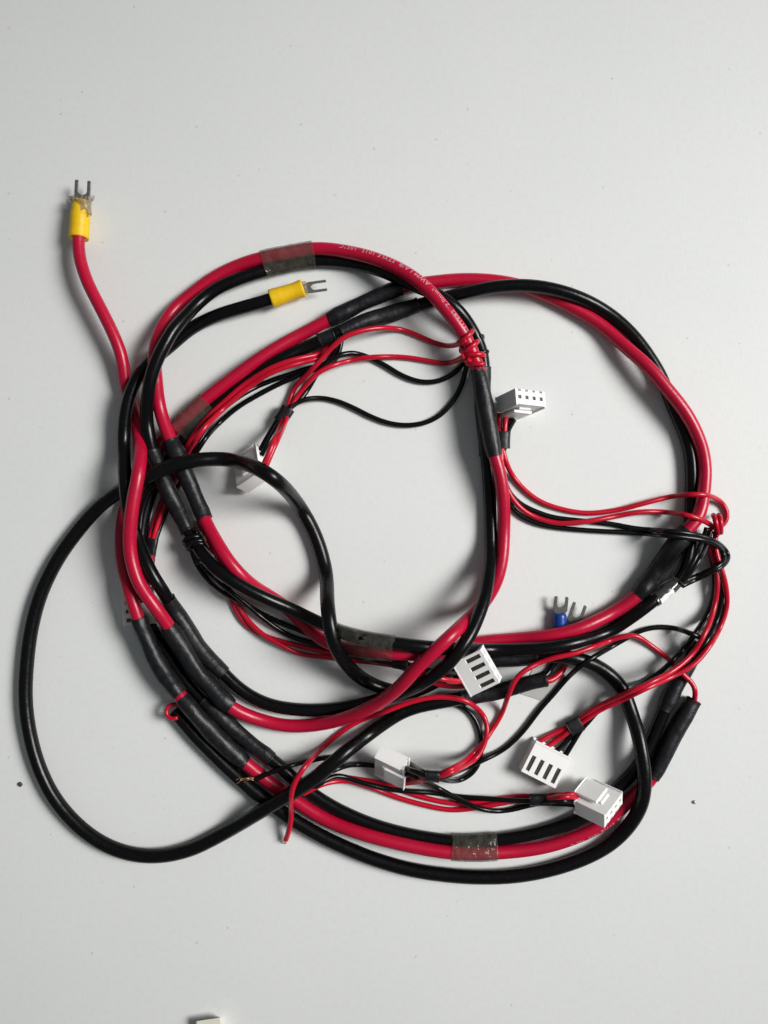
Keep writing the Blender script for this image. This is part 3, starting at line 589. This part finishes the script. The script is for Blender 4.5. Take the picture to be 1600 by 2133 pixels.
# knots made by the leads round the cables
def coil(root, a, p, q, turns, R, r, m, side=(0, 0), ph=0.0, name='wire', lean=0.0):
    i, j = sorted((near(a, *p), near(a, *q))); P = P3(a)[i:j+1]; T_, A, U = frames(P); n = int(turns*26)
    u = np.linspace(0, len(P)-1, n); x = np.arange(len(P)); g = lambda Q: np.stack([np.interp(u, x, Q[:, c]) for c in range(3)], 1)
    t = ph+np.linspace(0, 2*math.pi*turns, n)
    Q = g(P)+(g(A)*(side[0]+R*np.cos(t))[:, None]+g(U)*(side[1]+R*np.sin(t))[:, None]+g(T_)*(lean*np.cos(t))[:, None])*S
    Q[:, 2] = np.maximum(Q[:, 2], r*S)
    return tube(name, Q, r*S, m, root, 12)
coil(L1, RED, (966, 698), (988, 742), 2.1, 18.2, 5.4, M['redthin'], (-1, -1), 2.2, lean=7)
coil(L1, RED, (982, 730), (996, 762), 1.6, 18.0, 5.4, M['redthin'], (1, -1), 1.0, lean=-3)
coil(L1, BLK, (994, 706), (1004, 738), 1.1, 15.5, 4.6, M['blackthin'], (-2, -3), .5, lean=5)
coil(L3, BLK, (399, 1119), (412, 1139), 2.1, 18.0, 5.2, M['blackthin'], (1, 0), 2.4, lean=-4)
coil(L3, BLK, (412, 1138), (424, 1156), .8, 16.0, 4.8, M['blackthin'], (3, -3), 1.6)

for dx in (0, 11):
    arc = [(1497+dx*.4, 1112, 40), (1494+dx*.7, 1100, 50), (1491+dx*.9, 1088, 53), (1489+dx, 1079, 50), (1487+dx, 1074, 41), (1486+dx, 1073, 28), (1486+dx, 1075, 14)]
    A_ = np.array([wpt(*p) for p in arc]); u_ = np.arange(len(A_)); f_ = np.linspace(0, len(A_)-1, 40)
    Q_ = np.stack([gsm(np.interp(f_, u_, A_[:, c]), 2.2) for c in range(3)], 1)
    tube('wire', Q_, 5.3*S, M['redthin'], L4, 12)

# cut and frayed ends
def strands(root, base, direction, length, spread, n, r, m, z, seed=1):
    V = []; F = []; rs = np.random.RandomState(seed)
    for k in range(n):
        a = direction+rs.randn()*spread*.4; L = length*(.7+.5*rs.rand()); bx, by = base[0]+rs.randn()*1.4, base[1]+rs.randn()*1.4
        P = []
        for t in np.linspace(0, 1, 7):
            ang = a+spread*rs.randn()*.22*t+(.55*t if length > 15 else 0)
            P.append(wpt(bx+math.cos(ang)*L*t, by-math.sin(ang)*L*t, z+rs.rand()*2+t*t*rs.randn()*3.5))
        v, f = tube_geo(np.array(P), r*S, 6); b = len(V); V += v; F += [tuple(b+i for i in q) for q in f]
    return link('copper_strands', V, F, m, root)
zl = float(LOOSE.z[0])
LW = thing('loose_wire', 'thin black wire with frayed bare copper end lying across the red cable', 'wire', (*wpt(530, 1625)[:2], 0))
tube('insulation', dense(P3(LOOSE), 2), LOOSE.r0*S, M['blackthin'], LW, 12)
strands(LW, (530, 1625), rad(156), 32, .45, 6, 0.7, M['copper'], zl, 4)
strands(L6, (594.5, 1751), rad(247), 6, .8, 8, 0.8, M['copper'], 8, 2)

# ------------------------------------------------------------------ print on the red jacket
def emboss(root, a, p, q, text, size, ang, mirror=1, name='printed_text', m='print'):
    """lettering laid on the cable from p towards q; ang = degrees round from the crest"""
    cu = bpy.data.curves.new(name, 'FONT'); cu.body = text; cu.size = size; cu.align_x = 'LEFT'; cu.resolution_u = 2; cu.space_character = 1.12
    to = bpy.data.objects.new(name, cu); COL.objects.link(to)
    dg = bpy.context.evaluated_depsgraph_get(); me = bpy.data.meshes.new_from_object(to.evaluated_get(dg)); bpy.data.objects.remove(to)
    bm = bmesh.new(); bm.from_mesh(me)
    bmesh.ops.subdivide_edges(bm, edges=[e for e in bm.edges if e.calc_length() > size*.3], cuts=1)
    bm.to_mesh(me); bm.free()
    i, j = near(a, *p), near(a, *q); st = 1 if j > i else -1
    idx = np.arange(i, j+st, st); P = P3(a)[idx]
    T_, A, U = frames(P)
    s = np.r_[0, np.cumsum(np.linalg.norm(np.diff(P, axis=0), axis=1))]/S
    co = np.zeros(len(me.vertices)*3); me.vertices.foreach_get('co', co); co = co.reshape(-1, 3)
    x = co[:, 0]; y = co[:, 1]-size*.35
    g = lambda Q: np.stack([np.interp(x, s, Q[:, c]) for c in range(3)], 1)
    th = math.radians(ang)-y/a.r0      # A points to the right of travel, U up
    R = (a.r0+.35)*S
    V = g(P)+(g(A)*np.sin(th)[:, None]+g(U)*np.cos(th)[:, None])*R
    me.vertices.foreach_set('co', V.ravel()); me.materials.clear(); me.materials.append(M[m]); me.update()
    o = bpy.data.objects.new(name, me); COL.objects.link(o); o.parent = root; o.matrix_parent_inverse = Matrix.Translation(-ROOTLOC[root.name])
    return o
emboss(R0, RED, (966, 697), (655, 518), 'E311682  2.0mm²  AWM I A/B  STYLE 1015  105°C', 13.5, 28)
emboss(R0, RED, (1320, 1655), (1045, 1776), 'AWM I A/B  STYLE 1015  105°C', 11, -38, m='print')

# ------------------------------------------------------------------ tapes round the pair
def tape(label, c, length, a, b, extra=2.0, skew=0.0):
    i = near(a, *c); Pa, Pb = P3(a), P3(b); n0 = int(length/2/STEP)
    ids = np.linspace(i-n0, i+n0, 15)
    V = []; F = []; n = 40; rs = np.random.RandomState(int(c[0]))
    org = Pa[i]
    T_, A, U = frames(Pa)
    for kk, u in enumerate(ids):
        k0 = int(round(u)); pa = np.array([np.interp(u, np.arange(len(Pa)), Pa[:, q]) for q in range(3)])
        w = np.einsum('ij,j->i', Pb-pa, T_[k0]); dist = np.linalg.norm(Pb-pa, axis=1)
        kb = int(np.argmin(dist)); pb = Pb[kb]-T_[k0]*np.dot(Pb[kb]-pa, T_[k0])
        for j in range(n):
            t = 2*math.pi*j/n; d = A[k0]*math.cos(t)+U[k0]*math.sin(t)
            s1, s2 = np.dot(pa, d)+a.r0*S, np.dot(pb, d)+b.r0*S
            r_ = extra*S*(1+.25*rs.randn()*.5)
            pnt = (pa+d*(a.r0*S+r_)) if s1 > s2 else (pb+d*(b.r0*S+r_))
            pnt = pnt+T_[k0]*S*(skew*math.cos(t)+(rs.randn()*.9 if kk in (0, len(ids)-1) else 0))
            V.append(pnt)
    m = len(ids)
    for q in range(m-1):
        for j in range(n):
            k = (j+1) % n; F.append((q*n+j, q*n+k, (q+1)*n+k, (q+1)*n+j))
    o = link('tape_wrap', V, F, M['tape'], None); tag(o, label, 'tape', 'clear tape wraps round the cables')
    return o
tape('brownish clear tape holding red and black together at the top of the loop', (603, 526), 108, RED, BLK, 2.6, 4)
tape('clear tape band on the red cable slanting up at the left, above the jacketed arch', (395, 862), 84, RED, BLK, 2.2, 2)
tape('dark crinkled tape band on the black cable at the middle of the lower ring', (765, 1357), 118, RED, BLK, 2.6, -3)
tape('brownish clear tape joining the lowest red and black pair at the bottom', (985, 1778), 102, RED, BLK, 2.6, 0)

# ------------------------------------------------------------------ small things on the table
def slab(name, pts, z0, z1, m, label, cat, bev=0.0003):
    n = len(pts); V = [wpt(x, y, z0) for x, y in pts]+[wpt(x, y, z1) for x, y in pts]
    F = [tuple(range(n)), tuple(range(2*n-1, n-1, -1))]+[(i, n+i, n+(i+1) % n, (i+1) % n) for i in range(n)]
    o = link(name, V, F, m, None, smooth=False, bevel=bev); tag(o, label, cat); return o
slab('paper_scrap', [(1085, 1446), (1133, 1461), (1199, 1392), (1166, 1378), (1110, 1392)], 0.3, 1.6, M['paper'], 'grey flat scrap peeking out under the cut end of the jacketed cable', 'paper', 0.00005)
slab('plastic_block', [(408, 2127), (460, 2119), (464, 2150), (468, 2230), (412, 2236)], 0, 26, M['cream'], 'cream plastic block just showing at the bottom edge of the table', 'plastic part', 0.0005)
def grit(name, x, y, r, m, label, seed):
    bm = bmesh.new(); bmesh.ops.create_icosphere(bm, subdivisions=2, radius=r*S); rs = np.random.RandomState(seed)
    for v in bm.verts: v.co *= 1+rs.randn()*.13; v.co.z *= .6
    me = bpy.data.meshes.new(name); bm.to_mesh(me); bm.free(); me.materials.append(m)
    o = bpy.data.objects.new(name, me); COL.objects.link(o); o.location = wpt(x, y, r*.5); tag(o, label, 'grit'); return o
g1 = grit('grit', 42, 1634, 5.0, M['crumb'], 'dark brown crumb on the table near the left edge', 1)
g2 = grit('grit', 1447, 1671, 3.8, M['bead'], 'tiny grey bead on bare table at the lower right', 5)
